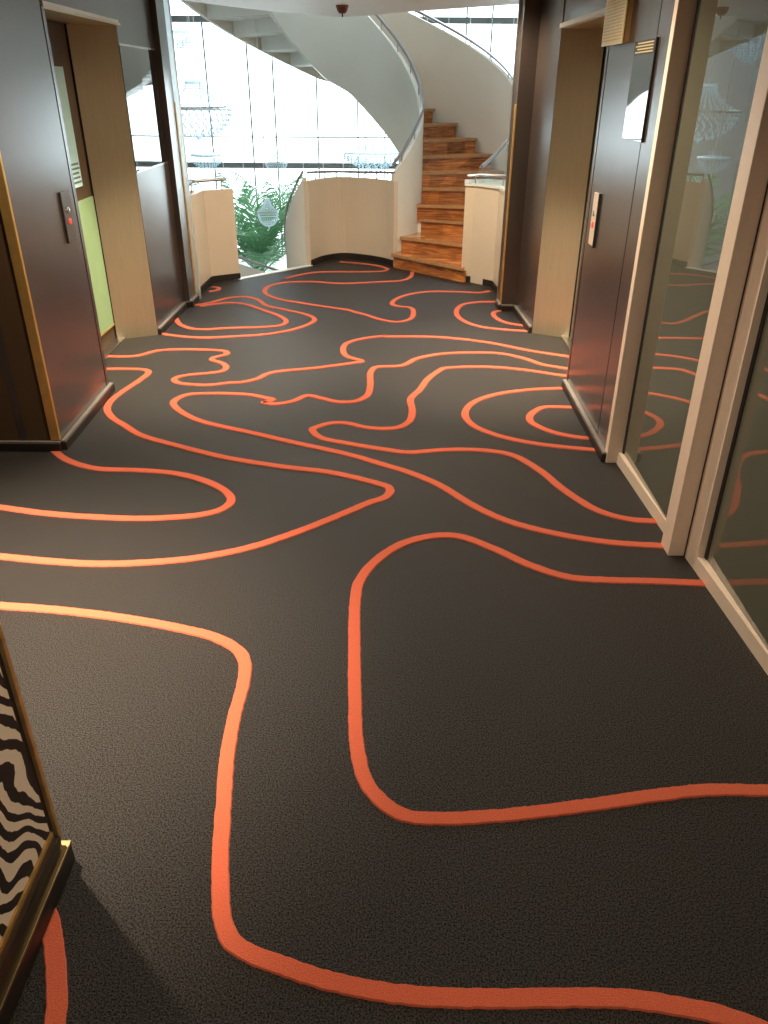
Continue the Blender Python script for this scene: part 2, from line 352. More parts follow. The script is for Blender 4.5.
LINES = [
[(-1.7,2.432),(-1.46,2.409),(-1.201,2.379),(-0.962,2.334),(-0.763,2.281),(-0.605,2.224),(-0.513,2.155),(-0.476,2.087),(-0.464,1.985),(-0.467,1.833),(-0.46,1.666),(-0.44,1.501),(-0.419,1.34),(-0.398,1.226),(-0.378,1.148),(-0.345,1.093),(-0.301,1.067),(-0.229,1.041),(-0.136,1.011),(0.006,0.982),(0.115,0.972),(0.279,0.97),(0.443,0.973),(0.551,0.969),(0.655,0.954),(0.734,0.937),(0.799,0.912),(0.85,0.88)],
[(1.301,1.556),(1.091,1.545),(0.925,1.546),(0.777,1.527),(0.558,1.488),(0.346,1.456),(0.181,1.443),(0.073,1.449),(0.025,1.474),(-0.042,1.557),(-0.075,1.689),(-0.09,1.905),(-0.101,2.158),(-0.109,2.428),(-0.102,2.564),(-0.072,2.666),(-0.028,2.751),(0.027,2.827),(0.097,2.894),(0.222,2.951),(0.332,2.948),(0.474,2.844),(0.604,2.719),(0.751,2.627),(0.908,2.607),(1.088,2.601),(1.285,2.589),(1.506,2.58)],
[(1.363,2.854),(1.193,2.877),(0.983,2.904),(0.737,2.988),(0.551,3.099),(0.426,3.233),(0.273,3.451),(0.127,3.592),(-0.001,3.68),(-0.185,3.803),(-0.468,3.946),(-0.77,4.104),(-1.091,4.273),(-1.27,4.464),(-1.322,4.592),(-1.264,4.71),(-1.093,4.74),(-0.864,4.717),(-0.75,4.66),(-0.705,4.633),(-0.753,4.586),(-0.76,4.586),(-0.69,4.555),(-0.582,4.602),(-0.493,4.711),(-0.406,4.665),(-0.287,4.598),(-0.189,4.609),(-0.118,4.703),(-0.096,4.875),(-0.096,5.194),(-0.057,5.291),(0.118,5.329),(0.235,5.494),(0.409,5.603),(0.552,5.636),(0.85,5.629),(1.018,5.512),(1.137,5.363),(1.283,5.287),(1.492,5.172)],
[(1.466,5.067),(1.24,5.125),(0.977,5.249),(0.703,5.31),(0.417,5.272),(0.386,5.231),(0.29,5.037),(0.229,4.83),(0.165,4.661),(0.17,4.458),(0.147,4.289),(0.084,4.192),(-0.007,4.168),(-0.113,4.19),(-0.238,4.255),(-0.329,4.242),(-0.401,4.181),(-0.417,4.161),(-0.364,4.038),(-0.191,3.95),(-0.002,3.878),(0.134,3.84),(0.326,3.876),(0.544,3.872),(0.686,3.815),(0.803,3.631),(0.887,3.405),(1.008,3.19),(1.127,3.111),(1.248,3.093),(1.44,3.072)],
[(1.489,4.888),(1.182,4.873),(0.946,4.84),(0.705,4.742),(0.544,4.579),(0.487,4.393),(0.524,4.22),(0.652,4.074),(0.834,3.971),(1.149,3.887),(1.39,3.851)],
[(1.159,4.528),(0.988,4.525),(0.893,4.415),(0.869,4.342),(0.87,4.279),(0.95,4.151),(1.051,4.08),(1.152,4.046),(1.286,4.04)],
[(1.562,5.463),(1.351,5.566),(1.12,5.684),(0.77,5.924),(0.388,6.053),(-0.008,6.059),(0.006,6.073),(-0.158,6.005),(-0.295,5.861),(-0.313,5.673),(-0.276,5.534),(-0.162,5.419),(-0.217,5.388),(-0.47,5.272),(-0.785,5.154),(-0.872,5.017),(-0.967,4.952),(-1.032,4.946),(-1.161,4.897),(-1.283,4.905),(-1.388,4.945),(-1.423,5.018),(-1.376,5.083),(-1.21,5.141),(-1.128,5.187),(-1.117,5.272),(-1.16,5.359),(-1.25,5.435),(-1.25,5.484),(-1.166,5.573),(-1.194,5.643),(-1.316,5.674),(-1.553,5.682),(-1.7,5.647),(-1.819,5.517),(-2.042,5.5),(-2.366,5.484)],
[(-2.274,5.234),(-1.934,5.217),(-1.807,5.22),(-1.676,5.205),(-1.63,5.15),(-1.649,4.977),(-1.693,4.774),(-1.718,4.584),(-1.696,4.451),(-1.629,4.324),(-1.503,4.184),(-1.386,4.059),(-1.123,3.902),(-0.85,3.762),(-0.544,3.655),(-0.279,3.587),(-0.11,3.508),(-0.026,3.459),(0.019,3.426),(0.029,3.372),(-0.0,3.309),(-0.067,3.262),(-0.159,3.176),(-0.374,2.988),(-0.575,2.845),(-0.773,2.762),(-0.972,2.721),(-1.176,2.707),(-1.389,2.724),(-1.614,2.761),(-1.984,2.825)],
[(-1.879,3.981),(-1.771,3.814),(-1.656,3.701),(-1.496,3.618),(-1.258,3.597),(-1.07,3.565),(-0.899,3.481),(-0.779,3.373),(-0.731,3.279),(-0.757,3.189),(-0.85,3.13),(-1.072,3.094),(-1.303,3.101),(-1.544,3.131),(-1.801,3.191),(-2.224,3.281)],
[(-0.859,1.251),(-0.815,1.184),(-0.77,1.108),(-0.735,1.038),(-0.704,0.962),(-0.677,0.862)],
[(-1.781,6.097),(-1.654,6.041),(-1.438,5.995),(-1.179,6.036),(-0.922,6.115),(-0.729,6.263),(-0.617,6.448),(-0.601,6.573),(-0.685,6.716),(-0.883,6.873),(-1.063,7.007),(-1.192,7.247),(-1.328,7.345),(-1.465,7.291),(-1.581,7.139),(-1.68,7.04),(-1.799,6.99)],
[(-1.78,6.572),(-1.703,6.384),(-1.577,6.253),(-1.445,6.233),(-1.283,6.275),(-1.032,6.304),(-0.868,6.362),(-0.832,6.484),(-0.903,6.651),(-1.09,6.868),(-1.257,7.05),(-1.41,7.114),(-1.543,7.063),(-1.666,6.975)],
[(-1.699,7.546),(-1.627,7.602),(-1.638,7.712),(-1.7,7.744)],
[(0.289,8.493),(0.259,8.235),(0.175,8.085),(-0.063,8.007),(-0.455,7.926),(-0.534,7.947),(-0.748,8.001),(-1.007,7.958),(-1.144,7.804),(-1.17,7.614),(-1.12,7.433),(-0.975,7.252),(-0.719,7.092),(-0.473,6.956),(-0.311,6.867),(-0.307,6.858),(-0.166,6.711),(-0.029,6.56),(0.103,6.488),(0.203,6.565),(0.247,6.764),(0.225,6.972),(0.109,7.025),(0.063,7.1),(0.1,7.278),(0.239,7.487),(0.444,7.599),(0.695,7.595),(0.919,7.568),(1.016,7.646)],
[(-1.028,8.139),(-0.91,8.304),(-0.731,8.452),(-0.378,8.488),(-0.234,8.492),(-0.04,8.523),(0.022,8.619),(-0.07,8.797),(-0.334,8.961),(-0.512,9.015)],
[(1.024,7.201),(0.88,7.197),(0.728,7.116),(0.649,6.953),(0.626,6.728),(0.675,6.517),(0.79,6.358),(0.953,6.283),(1.148,6.233),(1.292,6.185)],
[(1.021,6.898),(0.952,6.806),(0.954,6.632),(1.023,6.483),(1.142,6.405),(1.236,6.331)]]
# ------------------------------------------------------------------ floor with inlaid carpet lines
CX, CY = -0.5, 9.3
def pol(r, th): return (CX + r * math.cos(rad(th)), CY + r * math.sin(rad(th)))
LAND = [tuple(p) for p in catmull([(-0.82, 8.80), (-0.70, 9.07), (-0.50, 9.24), (-0.23, 9.14), (-0.03, 8.98), (0.087, 8.82)], 0.05)]
EDGE = [(1.19, 6.95), (1.08, 7.08), (1.10, 7.48), (1.07, 7.84), (0.87, 8.06), (0.775, 8.04)]
FLOOR = [(-6, -3), (4, -3), (4, 7.0)] + EDGE + [tuple(p) for p in LAND[::-1]] + [(-1.485, 8.09), (-1.76, 7.97), (-1.80, 7.2), (-1.8, 7.0), (-6, 7.0)]

def inside(x, y, poly):
    c = False; n = len(poly)
    for i in range(n):
        x0, y0 = poly[i]; x1, y1 = poly[i - 1]
        if (y0 > y) != (y1 > y) and x < (x1 - x0) * (y - y0) / (y1 - y0) + x0: c = not c
    return c

bm = bmesh.new()
prism(bm, FLOOR, -0.30, 0.0, 0)
for f in bm.faces:
    if f.normal.z < 0.5: f.material_index = 2
bm.normal_update()
for f in bm.faces: f.material_index = 0 if f.normal.z > 0.5 else 2
rnd = random.Random(3)
for L in LINES:
    pts = catmull([(x, y, 0) for x, y in L], 0.012 if min(p[1] for p in L) < 3 else 0.03)
    prev = None
    for i, p in enumerate(pts):
        d = (pts[min(i + 1, len(pts) - 1)] - pts[max(i - 1, 0)])
        if d.length < 1e-6: continue
        d.normalize(); n = Vector((-d.y, d.x, 0)); w = 0.0225
        j1, j2 = rnd.uniform(-.0014, .0014), rnd.uniform(-.0014, .0014)
        a = p + n * (w + j1); b = p - n * (w + j2)
        if not (inside(a.x, a.y, FLOOR) and inside(b.x, b.y, FLOOR)): prev = None; continue
        h = 0.0045
        ring = [bm.verts.new((a.x, a.y, 0.0)), bm.verts.new((a.x - n.x * .003, a.y - n.y * .003, h)), bm.verts.new((b.x + n.x * .003, b.y + n.y * .003, h)), bm.verts.new((b.x, b.y, 0.0))]
        if prev:
            for k in range(3):
                f = bm.faces.new((prev[k], ring[k], ring[k + 1], prev[k + 1])); f.material_index = 1
        prev = ring
o = struct('floor', bm, None, mats=[M_carpet, M_line, M_edge])

# ------------------------------------------------------------------ ceiling (underside of the upper landing)
CE = [(-0.83, 8.80), (-0.66, 9.08), (-0.48, 9.27), (-0.22, 9.1), (0.05, 8.75)]
CEILP = [(-6, -3), (4, -3), (4, 7.0), (1.13, 7.0), (1.13, 7.75), (0.57, 8.27)] + [tuple(p) for p in catmull(CE, 0.08)[::-1]] + [(-1.02, 8.73), (-1.39, 8.15), (-1.70, 7.57), (-1.8, 7.0), (-6, 7.0)]
bm = bmesh.new(); prism(bm, CEILP, CEIL, 2.85)
struct('ceiling', bm, M_ceil)

# ------------------------------------------------------------------ side walls
def side_wall(name, S, corner_y, label):
    """S maps (depth d from the corridor face, y) -> plan x; panels stand proud of the dark backing"""
    return None

def xl(d): return -1.80 - d
def wall_run(bm, side, segs):
    for (x0, y0, x1, y1, z0, z1, mi) in segs:
        obox(bm, (x0, y0), (x1, y1), 0.25, z0, z1, side=side, mi=mi)

# left wall: panelled pier with lift buttons, far pier, band over the lift
bm = bmesh.new()
def Lseg(y0, y1, z0, z1, mi=0, x0=-1.778, x1=None, th=0.22):
    x1 = x0 if x1 is None else x1
    obox(bm, (x0, y0), (x1, y1), th, z0, z1, side=1, mi=mi)
Lseg(3.86, 4.715, 0.0, CEIL, 0, -1.752, -1.776)           # near pier panel
Lseg(4.715, 4.737, 0.0, CEIL, 1, -1.786, -1.786, 0.2)      # joint
Lseg(4.737, 4.782, 0.0, 2.10, 0, -1.778, -1.780)
Lseg(4.737, 6.07, 2.10, CEIL, 0, -1.785, -1.80)            # over the lift
Lseg(6.07, 6.96, 0.0, 1.18, 0, -1.800, -1.790)
Lseg(6.07, 6.96, 1.985, CEIL, 0, -1.800, -1.790)
Lseg(6.07, 6.96, 1.18, 1.985, 1, -1.815, -1.805, 0.2)
box(bm, -6, -2.0, 3.90, 4.7, 0, CEIL, mi=0)
box(bm, -6, -2.10, 4.7, 7.0, 0, CEIL, mi=0)
box(bm, -2.3, -1.742, 6.955, 7.2, 0.0, 3.0, mi=0)          # pilaster
struct('wall_left', bm, None, mats=[M_brown, M_groove])
# wall facing the viewer on the left
bm = bmesh.new(); box(bm, -6, -1.80, 3.855, 3.90, 0.0, CEIL)
struct('wall_left_return', bm, M_brown_plain)
bm = bmesh.new(); box(bm, -1.80, -1.750, 3.845, 3.865, 0.058, CEIL, bev=0.003)
struct('trim_1', bm, M_gold)
bm = bmesh.new(); box(bm, -1.752, -1.737, 7.19, 7.215, 0.0, 1.62, bev=0.002)
struct('trim_2', bm, M_gold)
bm = bmesh.new(); box(bm, -1.765, -1.715, 7.235, 7.30, 0, 6.0)
struct('trim_3', bm, M_frost)

# right wall
bm = bmesh.new()
def Rseg(y0, y1, z0, z1, mi=0, x0=1.19, x1=None, th=0.22):
    x1 = x0 if x1 is None else x1
    obox(bm, (x0, y0), (x1, y1), th, z0, z1, side=-1, mi=mi)
Rseg(3.775, 3.972, 0, CEIL, 0, 1.176, 1.182)
Rseg(3.972, 3.986, 0, CEIL, 1, 1.190, 1.190, 0.2)
Rseg(3.986, 4.848, 0, CEIL, 0, 1.183, 1.196)
Rseg(4.848, 4.868, 0, CEIL, 1, 1.204, 1.204, 0.2)
Rseg(4.868, 4.905, 0, 2.10, 0, 1.196, 1.196)
Rseg(4.868, 6.18, 2.10, CEIL, 0, 1.196, 1.190)
Rseg(6.18, 6.90, 0, CEIL, 0, 1.184, 1.155)
box(bm, 1.40, 4, 3.74, 4.75, 0, CEIL); box(bm, 1.47, 4, 4.75, 7.0, 0, CEIL)
box(bm, 1.028, 2.0, 6.895, 7.08, 0.0, 3.0)                 # pilaster
struct('wall_right', bm, None, mats=[M_brown, M_groove])
bm = bmesh.new(); box(bm, 1.016, 1.030, 6.905, 6.93, 0.0, 1.62, bev=0.002)
struct('trim_4', bm, M_gold)
bm = bmesh.new(); box(bm, 1.010, 1.034, 7.05, 7.10, 0.0, 3.0)
struct('trim_5', bm, M_steel)

# baseboards: dark plinth with a pale metal cap line
def base(name, path, side, h=0.055, t=0.028):
    bm = bmesh.new()
    for p, q in zip(path, path[1:]):
        obox(bm, p, q, t, 0.0, h - 0.010, side=side, mi=0)
        obox(bm, p, q, t * 0.85, h - 0.010, h, side=side, mi=1)
    struct(name, bm, None, mats=[M_plinth, M_cap])
base('baseboard_left', [(-6, 3.85), (-1.749, 3.85), (-1.778, 4.785)], -1)
base('baseboard_left_far', [(-1.802, 6.07), (-1.790, 6.953), (-1.742, 6.953), (-1.742, 7.21)], -1)
base('baseboard_right', [(1.176, 3.732), (1.197, 4.90)], 1)
base('baseboard_right_far', [(1.182, 6.18), (1.154, 6.893), (1.028, 6.893), (1.028, 7.09)], 1)

# ------------------------------------------------------------------ lifts
def lift(S, x_face0, x_face1, y0, y1, xd, label, left):
    t = thing('elevator', label, 'elevator', ((x_face0 + xd) / 2, (y0 + y1) / 2, 0))
    s = 1 if S < 0 else -1
    # splayed bronze jambs
    bm = bmesh.new()
    pts = [(x_face1, y1), (xd, y1 - 0.145), (xd, y1 + 0.006), (x_face1 + S * 0.02, y1 + 0.006)]
    prism(bm, pts, 0, 2.10); obj('jamb', bm, M_bronze, t)
    bm = bmesh.new()
    pts = [(x_face0, y0), (xd, y0 + 0.145), (xd, y0 - 0.0), (x_face0 + S * 0.02, y0 - 0.0)]
    prism(bm, pts, 0, 2.10); obj('jamb', bm, M_bronze, t)
    bm = bmesh.new()
    xa, xb = sorted((x_face0 - S * 0.004, xd)); box(bm, xa, xb, y0 - 0.02, y1 + 0.02, 2.085, 2.10)
    obj('head_panel', bm, M_bronze, t)
    bm = bmesh.new(); obox(bm, (x_face0 - S * 0.012, y0 - 0.035), (x_face1 - S * 0.012, y1 + 0.03), 0.03, 2.092, 2.118, side=-S)
    obj('lintel', bm, M_lintel, t)
    # two sliding leaves
    ym = (y0 + y1) / 2
    for a, b in ((y0 + 0.10, ym - 0.003), (ym + 0.003, y1 - 0.13)):
        bm = bmesh.new(); xa, xb = sorted((xd + S * 0.012, xd + S * 0.05)); box(bm, xa, xb, a, b, 0.012, 2.085, bev=0.003)
        d = obj('door', bm, M_brown_plain if left else M_bronze, t)
        if left:
            bm = bmesh.new(); xa, xb = sorted((xd + S * 0.006, xd + S * 0.012)); box(bm, xa, xb, a + 0.0, b - 0.02, 0.13, 1.045)
            g = obj('lower_panel', bm, M_green, d); g['label'] = 'pale green lower panel'
            bm = bmesh.new(); xa, xb = sorted((xd + S * 0.002, xd + S * 0.012)); box(bm, xa, xb, a + 0.0, b - 0.02, 0.118, 0.13)
            obj('panel_trim', bm, M_gold, d)
    bm = bmesh.new(); xa, xb = sorted((xd - S * 0.055, xd + S * 0.02)); box(bm, xa, xb, y0 + 0.02, y1 - 0.02, 0.0, 0.012)
    obj('sill', bm, M_steel, t)
    bm = bmesh.new(); xa, xb = sorted((xd - S * 0.0, xd + S * 0.012)); box(bm, xa, xb, y1 - 0.152, y1 - 0.132, 0.012, 2.085)
    obj('door_gap', bm, M_groove, t)
lift(-1, -1.781, -1.803, 4.782, 6.07, -2.08, 'left-hand lift with splayed bronze jambs and pale green door panel', True)
lift(1, 1.196, 1.186, 4.905, 6.18, 1.45, 'right-hand lift with splayed bronze jambs opposite the green-panelled lift', False)

t = thing('poster', 'tall pale blue printed poster on the left lift door above the green panel', 'poster', (-2.085, 5.5, 1.13))
bm = bmesh.new(); box(bm, -2.090, -2.083, 5.18, 5.745, 1.13, 1.84); obj('sheet', bm, M_poster, t)
bm = bmesh.new()
for k in range(5):
    z = 1.155 + k * 0.028; box(bm, -2.083, -2.0815, 5.25, 5.735 - 0.012 * (k % 3), z, z + 0.012)
obj('print_line', bm, M_ink, t)

# call panels
M_faceplate = mat('grey_brushed_faceplate', (0.20, 0.19, 0.185), 0.35, metal=0.7)
def call_panel(x, y0, y1, z0, z1, S, label):
    t = thing('call_panel', label, 'elevator button panel', (x, (y0 + y1) / 2, z0), 'lift call panels')
    bm = bmesh.new(); xa, xb = sorted((x - 0.002 * -S, x - S * 0.009)); box(bm, xa, xb, y0, y1, z0, z1, bev=0.002)
    obj('faceplate', bm, M_faceplate if S < 0 else M_alum, t)
    bm = bmesh.new(); xa, xb = sorted((x + S * 0.0, x - S * 0.012)); box(bm, xa, xb, y0 - 0.006, y0 + 0.004, z0 - 0.004, z1 + 0.004)
    obj('side_rail', bm, M_plinth, t)
    for i, z in enumerate((z0 + (z1 - z0) * 0.62, z0 + (z1 - z0) * 0.40)):
        bm = bmesh.new(); ym = (y0 + y1) / 2
        lathe(bm, [(0.0, 0.0), (0.017, 0.0), (0.017, 0.006), (0.012, 0.009), (0.0, 0.009)], n=20)
        bmesh.ops.rotate(bm, verts=bm.verts, cent=(0, 0, 0), matrix=Matrix.Rotation(-S * PI / 2, 3, 'Y'))
        bmesh.ops.translate(bm, verts=bm.verts, vec=(x - S * 0.008, ym, z))
        b = obj('button', bm, M_red if i else M_button, t, smooth=True)
        if i: b['label'] = 'red lit button'
call_panel(-1.772, 4.50, 4.635, 0.968, 1.225, -1, 'steel button panel beside the left lift with a red button')
call_panel(1.191, 4.605, 4.725, 0.943, 1.222, 1, 'steel button panel beside the right lift under the gold sign')

# black mirror panel on the left far pier
t = thing('mirror_panel', 'black mirrored glass panel between steel lines on the left pier beyond the lift', 'mirror', (-1.80, 6.45, 1.19))
bm = bmesh.new(); obox(bm, (-1.8005, 6.085), (-1.7915, 6.50), 0.012, 1.192, 1.973, side=1); obj('glass', bm, M_mirror, t)
bm = bmesh.new(); obox(bm, (-1.7985, 6.508), (-1.7925, 6.90), 0.012, 1.192, 1.973, side=1); obj('glass', bm, M_mirror, t)
bm = bmesh.new(); obox(bm, (-1.797, 6.08), (-1.788, 6.95), 0.02, 1.973, 1.985, side=1); obj('edge_strip', bm, M_steel, t)
bm = bmesh.new(); obox(bm, (-1.797, 6.08), (-1.788, 6.95), 0.02, 1.180, 1.192, side=1); obj('edge_strip', bm, M_steel, t)

# small dark notice glass on the right wall
t = thing('notice_panel', 'narrow dark mirror-glass notice with small print at its top on the right wall', 'notice', (1.185, 4.1, 1.525))
bm = bmesh.new(); obox(bm, (1.172, 3.945), (1.176, 4.285), 0.012, 1.522, 1.932, side=-1); obj('glass', bm, M_mirror, t)
bm = bmesh.new(); obox(bm, (1.170, 3.935), (1.170, 3.945), 0.02, 1.520, 1.934, side=-1); obj('edge', bm, M_black, t)
bm = bmesh.new(); obox(bm, (1.1712, 3.95), (1.1752, 4.28), 0.002, 1.875, 1.930, side=-1); 
obj('header', bm, M_plinth, t)
bm = bmesh.new()
for k in range(4):
    obox(bm, (1.1704, 3.97), (1.1744, 4.26 - 0.03 * (k % 2)), 0.002, 1.882 + k * 0.012, 1.887 + k * 0.012, side=-1)
obj('print_line', bm, M_tan, t)

# gold plaque
t = thing('plaque', 'projecting gold plaque with fine lines of print high beside the right lift', 'sign', (1.17, 4.7, 1.93))
bm = bmesh.new(); box(bm, 1.160, 1.194, 4.46, 4.86, 1.937, 2.31, bev=0.003); obj('case', bm, M_signside, t)
bm = bmesh.new(); box(bm, 1.154, 1.161, 4.455, 4.865, 1.932, 2.315, bev=0.002); obj('face', bm, M_tan, t)
bm = bmesh.new()
rr = random.Random(5)
for k in range(24):
    y = 4.48; z = 2.285 - k * 0.0145
    while y < 4.83:
        l = rr.uniform(0.008, 0.03); box(bm, 1.1532, 1.154, y, min(y + l, 4.845), z, z + 0.005); y += l + 0.008
obj('print_line', bm, M_brass, t)

# ------------------------------------------------------------------ glazed screen on the right
ZT = 2.335
def rails(t, p, q, xg, ya, yb):
    """rails from plan point p (far) to q (near); glass parallel to the corridor at xg between yb (near) and ya (far)"""
    bm = bmesh.new(); obox(bm, p, q, 0.07, 0.0, 0.062, side=1); obj('bottom_rail', bm, M_alum, t)
    bm = bmesh.new(); obox(bm, p, q, 0.07, ZT - 0.08, ZT, side=1); obj('top_rail', bm, M_alum, t)
    bm = bmesh.new(); box(bm, xg, xg + 0.012, yb, ya, 0.03, ZT - 0.03); obj('glass_pane', bm, M_door_glass, t)
    bm = bmesh.new(); box(bm, xg - 0.004, xg + 0.002, ya - 0.022, ya, 0.05, ZT - 0.05); box(bm, xg - 0.004, xg + 0.002, yb, yb + 0.012, 0.05, ZT - 0.05); obj('gasket', bm, M_black, t)
t = thing('glass_door', 'tinted glass panel in champagne frame nearest the right lift, reflecting chandeliers', 'glass door', (1.24, 3.3, 0))
bm = bmesh.new(); box(bm, 1.172, 1.262, 3.722, 3.770, 0, ZT, bev=0.003); obj('stile', bm, M_alum, t)
rails(t, (1.227, 3.721), (1.249, 2.896), 1.252, 3.720, 2.897)
t = thing('glass_door', 'wide tinted glass panel in champagne frame at the right edge of the picture', 'glass door', (1.3, 1.9, 0))
bm = bmesh.new(); prism(bm, [(1.2745, 2.790), (1.279, 2.690), (1.36, 2.690), (1.36, 2.790)][::-1], 0, ZT); obj('stile', bm, M_alum, t)
bm = bmesh.new(); prism(bm, [(1.341, 0.95), (1.345, 0.85), (1.42, 0.85), (1.42, 0.95)][::-1], 0, ZT); obj('stile', bm, M_alum, t)
rails(t, (1.279, 2.689), (1.341, 0.951), 1.312, 2.689, 0.951)
t = thing('glass_door', 'tinted glass panel of the aluminium screen beside the viewer', 'glass door', (1.37, 0.0, 0))
bm = bmesh.new(); prism(bm, [(1.345, 0.84), (1.349, 0.74), (1.43, 0.74), (1.43, 0.84)][::-1], 0, ZT); obj('stile', bm, M_alum, t)
rails(t, (1.349, 0.739), (1.38, -0.7), 1.365, 0.739, -0.7)
bm = bmesh.new(); box(bm, 1.206, 1.2735, 2.797, 2.894, 0, ZT + 0.005, bev=0.003); 
t = obj('door_post', bm, M_alum); tag(t, 'thick champagne aluminium post between the two tinted glass panels', 'post')
bm = bmesh.new(); box(bm, 1.46, 1.60, -3, 3.73, 0, CEIL)
struct('wall_right_near', bm, M_brown)
# back of the lobby, behind the viewer
bm = bmesh.new(); box(bm, -6, 4, -3.1, -3, 0, CEIL); struct('wall_back', bm, M_plaster)
bm = bmesh.new(); box(bm, -6.1, -6, -3, 7, 0, CEIL); struct('wall_left_side', bm, M_brown_plain)
bm = bmesh.new(); box(bm, 4, 4.1, -3, 7, 0, CEIL); struct('wall_right_side', bm, M_brown_plain)

# ------------------------------------------------------------------ downlight fittings (narrow ones give the pools of light, wide ones are added fill)
for i, (lx, ly, lz, p, cone, c) in enumerate(DOWNLIGHTS):
    where = ['over the carpet left of the zebra cabinet', 'before the right lift', 'before the left lift', 'added as fill beside the gold-edged left corner', 'added as fill above the foot of the stair', 'added as fill above the landing by the left balustrade', 'added as fill before the glass panel nearest the lift', 'added as fill above the viewer', 'added as fill behind the viewer'][i]
    t = thing('downlight', 'small round recessed ceiling spotlight ' + where, 'ceiling light', (lx, ly, lz - 0.012), 'recessed spotlights')
    bm = bmesh.new(); lathe(bm, [(0.036, 0.0), (0.038, -0.004), (0.048, -0.004), (0.050, 0.012)], (lx, ly, lz - 0.012)); obj('bezel', bm, M_white, t, smooth=True)
    bm = bmesh.new(); lathe(bm, [(0.0, 0.004), (0.036, 0.004)], (lx, ly, lz - 0.012)); obj('lens', bm, M_lamp, t)

# ------------------------------------------------------------------ smoke detector at the ceiling edge
t = thing('smoke_detector', 'small red and dark detector hanging under the pale ceiling edge', 'smoke detector', (-0.385, 8.0, 2.35))
bm = bmesh.new(); lathe(bm, [(0, 0), (0.055, 0), (0.055, -0.018), (0.0, -0.018)], (-0.385, 7.95, 2.35)); obj('base', bm, M_signside, t, smooth=True)
bm = bmesh.new(); lathe(bm, [(0.05, -0.018), (0.045, -0.04), (0.028, -0.06), (0.0, -0.062)], (-0.385, 7.95, 2.35)); 
o_ = obj('sensor_head', bm, mat('detector_red', (0.22, 0.05, 0.045), 0.5), t, smooth=True)
bm = bmesh.new(); tube(bm, [(-0.385, 7.95, 2.29), (-0.385, 7.95, 2.262)], 0.006); obj('pin', bm, M_plinth, t)

# ------------------------------------------------------------------ ascending spiral stair
def zt(th): return (th + 44) / 11 * 0.15
def rin(th): return 0.74 + (0.16) * min(1, max(0, (th + 42) / 40))
RO = 1.9
inner = {0: (0.087, 8.735), 1: (0.175, 8.885), 2: (0.305, 9.20)}
outer = {0: (0.80, 7.995), 1: (0.86, 8.43), 2: (1.17, 8.80)}
UP = thing('spiral_staircase', 'varnished red-brown timber spiral stair rising with white curved solid balustrades', 'staircase', (0.45, 8.4, 0))
def ends(k):
    th = -44 + 11 * k
    I = inner.get(k, pol(rin(th), th)); O = outer.get(k, pol(RO - 0.02, th))
    return Vector(I), Vector(O)
NS = 20
for k in range(NS):
    I0, O0 = ends(k); I1, O1 = ends(k + 1)
    z = 0.15 * (k + 1)
    if z > 2.86: break
    d = (O0 - I0).normalized(); n = Vector((d.y, -d.x)) * 0.03   # towards the walker
    # bullnose tread
    bm = bmesh.new(); m = 5
    back = (I1 + Vector((0, 0)) , O1)
    th0, th1 = -44 + 11 * k, -44 + 11 * (k + 1)
    arc_o = [O0.lerp(O1, j / m) for j in range(1, m)] if k < 3 else [Vector(pol(RO - 0.02, th0 + 11 * j / m)) for j in range(1, m)]
    poly = [I0 + n, O0 + n] + arc_o + [O1, I1]
    prism(bm, [tuple(v) for v in poly], z - 0.032, z)
    es = [e for e in bm.edges if all((Vector(v.co[:2]) - I0 - n).cross(d) if False else abs((Vector(v.co[:2]) - I0 - n).dot(Vector((d.y, -d.x)))) < 1e-4 for v in e.verts)]
    obj('tread', bm, M_wood, UP)
    bm = bmesh.new(); obox(bm, I0 + n * 1.02, O0 + n * 1.02, 0.006, z - 0.030, z + 0.0015, side=0); obj('nosing', bm, M_nosing, UP)
    bm = bmesh.new(); obox(bm, I0, O0, 0.02, z - 0.15, z - 0.032, side=1); obj('riser', bm, M_wood, UP)
# saw-tooth plaster underside
bm = bmesh.new()
def helix_slab(bm, a0, a1, r0, r1, lo, hi):
    R = []
    for i in range(int((a1 - a0) / 3) + 1):
        th = a0 + 3 * i; A = pol(r0, th); B = pol(r1, th)
        R.append([bm.verts.new((*A, zt(th) - lo)), bm.verts.new((*B, zt(th) - lo)), bm.verts.new((*B, zt(th) - hi)), bm.verts.new((*A, zt(th) - hi))])
    for P, Q in zip(R, R[1:]):
        for k in range(4): bm.faces.new((P[k], P[(k + 1) % 4], Q[(k + 1) % 4], Q[k]))
    bm.faces.new(R[0][::-1]); bm.faces.new(R[-1]); bmesh.ops.recalc_face_normals(bm, faces=bm.faces)
helix_slab(bm, 28, 100, 0.895, RO, 0.050, 0.036)
for k in range(13, NS):
    th0, th1 = -44 + 11 * k, -44 + 11 * (k + 1)
    z = 0.15 * (k + 1)
    if z > 2.9: break
    pts = [pol(0.895, th0 + 11 * j / 4) for j in range(5)] + [pol(RO, th0 + 11 * j / 4) for j in range(4, -1, -1)]
    prism(bm, pts, z - 0.155, z - 0.04)
    a = pol(0.895, th0); b = pol(RO - .01, th0)
    if k > 13: obox(bm, a, b, 0.09, z - 0.297, z - 0.150, side=0)
obj('soffit', bm, M_stair, UP)
